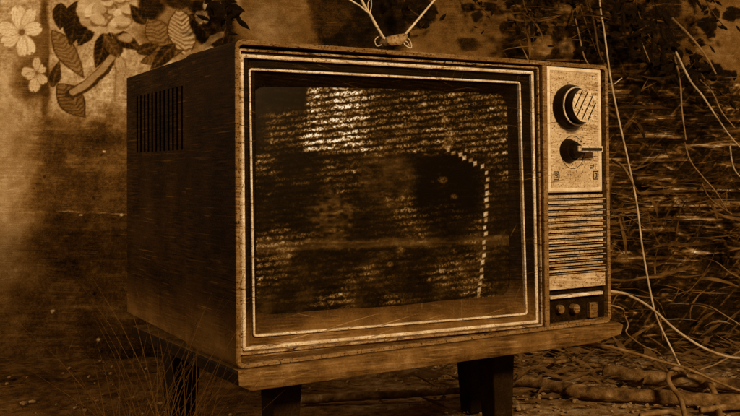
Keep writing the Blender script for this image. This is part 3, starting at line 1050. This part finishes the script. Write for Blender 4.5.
# brittle shreds and fronds matted against the wall: uncountable
bm = bmesh.new()
rb = random.Random(77)
for k in range(360):
    px = rb.uniform(606, 790); py = rb.triangular(60, 345, 210)
    if k % 5 == 0: px = rb.uniform(500, 700); py = rb.uniform(-5, 90)
    Y = rb.uniform(2.18, 2.31)
    c = at(px, py, Y)
    L = rb.uniform(.02, .11) * rb.choice((1, 1, 1.7)); w = rb.choice((.001, .0016, .002, .003, .0045, .008))
    a = rb.gauss(0, .11) if rb.random() < .78 else rb.choice((-.95, -1.1, .8, 1.5)) + rb.gauss(0, .25)
    d = Vector((math.cos(a), rb.uniform(-.2, .2), math.sin(a))).normalized(); s_ = Vector((-d.z, 0, d.x))
    bend = rb.gauss(0, .09) * L
    prev = None
    for i in range(5):
        t = i / 4 - .5
        p = c + d * L * t + s_ * bend * (1 - 4 * t * t)
        p.y = min(p.y, 2.325)
        ww = w * (1 - (2 * abs(t)) ** 1.6 * .9) * .5
        v = (bm.verts.new(p - s_ * ww), bm.verts.new(p + s_ * ww))
        if prev: bm.faces.new((prev[0], prev[1], v[1], v[0]))
        prev = v
br = link('dry_brush', bm, 'brush')
br.modifiers.new('solid', 'SOLIDIFY').thickness = .0008
tag(br, kind='stuff', label='brittle shreds of bark and fronds matted against the dark wall', cat='brush')

# ------------------------------------------------------------------ dark leafy sprigs hanging before the wall
def sprig(path, Y, n, spread, lmin, lmax, label, seed):
    r_ = random.Random(seed)
    P = [at(a, b, Y + .02 * math.sin(i * 2.1)) for i, (a, b) in enumerate(path)]
    base = P[0].copy()
    root = empty('leafy_branch', base, 0, label=label, cat='branch', group='dark leafy branches along the wall')
    bm = bmesh.new(); tube(bm, [p - base for p in P], .0022, .001, 6, 6, .1)
    link('stem', bm, 'stem_dark', root, smooth=True)
    S = smooth_path(P, 10)
    bm = bmesh.new()
    for k in range(n):
        p = S[r_.randrange(len(S))] + Vector((r_.gauss(0, spread), r_.gauss(0, .012), r_.gauss(0, spread * .8))) - base
        if p.y + base.y > 2.315: p.y = 2.315 - base.y
        L_ = r_.uniform(lmin, lmax); w_ = L_ * r_.uniform(.28, .5)
        a = r_.uniform(0, 2 * PI)
        d = Vector((math.cos(a), r_.uniform(-.35, .35), math.sin(a))).normalized()
        q = d.cross(Vector((r_.uniform(-.4, .4), 1, r_.uniform(-.4, .4)))).normalized()
        nn = d.cross(q)
        mid = [bm.verts.new(p + d * L_ * t + nn * (L_ * .12 * math.sin(t * PI))) for t in (0, .2, .45, .72, 1)]
        for sgn in (-1, 1):
            side = [bm.verts.new(p + d * L_ * t + q * sgn * w_ * .5 * wf + nn * (L_ * .04)) for t, wf in ((.2, .75), (.45, 1), (.72, .66))]
            bm.faces.new((mid[0], mid[1], side[0])); bm.faces.new((mid[1], mid[2], side[1], side[0]))
            bm.faces.new((mid[2], mid[3], side[2], side[1])); bm.faces.new((mid[3], mid[4], side[2]))
    o = link('foliage', bm, 'leaf_dark', root)
    o.modifiers.new('solid', 'SOLIDIFY').thickness = .0005


sprig([(640, -40), (636, 0), (646, 30), (662, 52), (684, 70)], 2.24, 150, .040, .018, .04, 'broad dark leafy branch drooping at the top right of the wall', 1)
sprig([(690, 60), (704, 78), (716, 98), (722, 116)], 2.25, 40, .026, .014, .03, 'small dark sprig beside the long bright stalk near the right edge', 2)
sprig([(520, -30), (524, 4), (534, 26), (532, 46)], 2.26, 42, .026, .014, .032, 'thin dark sprig hanging above the screen frame, left of the slim stem', 3)
sprig([(570, -30), (580, 6), (590, 34), (598, 56)], 2.27, 70, .030, .014, .036, 'dark sprig hanging right above the control panel', 4)
sprig([(400, -30), (404, 0), (416, 14), (434, 22)], 2.27, 30, .022, .018, .034, 'dark leafy sprig behind the right rod of the aerial', 5)
sprig([(468, -24), (474, 0), (484, 10), (492, 22)], 2.28, 20, .020, .010, .020, 'smallest dark sprig with tiny leaves at the top, right of the aerial', 6)
sprig([(214, -30), (220, 0), (226, 20), (222, 44)], 2.26, 46, .018, .024, .05, 'dark leafy sprig behind the top left corner of the television', 7)
sprig([(700, -30), (706, 0), (714, 14), (724, 26)], 2.28, 22, .020, .012, .024, 'loose dark sprig in the upper right corner of the photograph', 8)

# ------------------------------------------------------------------ driftwood branches on the ground
def branch(pts, r0, r1, label, knots=()):
    base = Vector(pts[0])
    bm = bmesh.new()
    tube(bm, [Vector(p) - base for p in pts], r0, r1, 12, 10, .09)
    for k, rr in knots:
        bmesh.ops.create_icosphere(bm, subdivisions=2, radius=rr, matrix=Matrix.Translation(Vector(pts[k]) - base) @ Matrix.Diagonal((1.5, .8, .8, 1)))
    o = link('branch', bm, 'bark', None, smooth=True)
    o.location = base
    return tag(o, label=label, cat='branch', group='dead branches on the ground')


branch([onground(515, 380, .015), onground(545, 385, .016), onground(578, 391, .018), onground(610, 394, .017), onground(650, 396, .015), onground(700, 400, .013), onground(760, 402, .012)],
       .011, .014, 'thick gnarled branch lying along the ground to the right of the leg', ((2, .018),))
branch([onground(606, 372, .02), onground(640, 377, .022), onground(680, 380, .02), onground(750, 386, .02)], .016, .012, 'dark upper branch behind the gnarled one')
branch([onground(516, 366, .01), onground(540, 362, .03), onground(566, 362, .03), onground(600, 366, .012)], .006, .004, 'thin arched branch beside the dark leg')
branch([onground(540, 376, .01), onground(548, 368, .03), onground(560, 362, .05), onground(578, 360, .03)], .004, .003, 'smallest crooked twig under the plinth')
branch([onground(700, 410, .01), onground(730, 407, .012), onground(770, 402, .012)], .006, .006, 'short pale branch at the lower right corner')
branch([onground(300, 400, .01), onground(350, 397, .014), onground(410, 394, .014), onground(470, 390, .01)], .009, .006, 'branch lying in the shadow under the television')

# ------------------------------------------------------------------ dry grass beside the left flank
bm = bmesh.new()
rng = random.Random(21)
for k in range(130):
    x = rng.gauss(-.275, .05); y = rng.gauss(1.24, .05)
    if TVI @ Vector((x, y, 0)) and (TVI @ Vector((x, y, .2))).x > -.02: continue
    h = rng.uniform(.08, .34) * math.exp(-((x + .275) / .09) ** 2); w = rng.uniform(.0006, .0013)
    lean = rng.gauss(0, .05); l2 = rng.gauss(0, .04)
    prev = None
    for s in range(6):
        t = s / 5
        c = Vector((x + lean * t * t * 1.5, y + l2 * t * t, h * t)); ww = w * (1 - t * .9)
        a, b = bm.verts.new(c - Vector((ww, 0, 0))), bm.verts.new(c + Vector((ww, ww * .6, 0)))
        if prev: bm.faces.new((prev[0], prev[1], b, a))
        prev = (a, b)
g = link('dry_grass', bm, 'grass')
tag(g, kind='stuff', label='sparse dry grass growing beside the left flank of the television', cat='grass')

# ------------------------------------------------------------------ light
w = bpy.data.worlds.new('World')
scn.world = w
w.use_nodes = True
bg = w.node_tree.nodes['Background']
bg.inputs[0].default_value = (1, .8, .55, 1)
bg.inputs[1].default_value = .15


def area(name, loc, target, size, power, color=(1, .9, .74)):
    d = bpy.data.lights.new(name, 'AREA')
    d.shape = 'SQUARE'; d.size = size; d.energy = power; d.color = color
    o = bpy.data.objects.new(name, d)
    col.objects.link(o)
    o.location = loc
    o.rotation_euler = (Vector(target) - Vector(loc)).to_track_quat('-Z', 'Y').to_euler()
    return o


area('key_lamp', (1.5, -.9, 1.7), (.2, 1.7, .3), .35, 118)
area('left_lamp', (-1.6, 1.15, .9), (-.95, 2.35, .42), .25, 13)

scn.view_settings.view_transform = 'Standard'
scn.view_settings.look = 'None'
scn.view_settings.exposure = 0
scn.view_settings.gamma = 1
scn.render.resolution_x = 1024
scn.render.resolution_y = 576
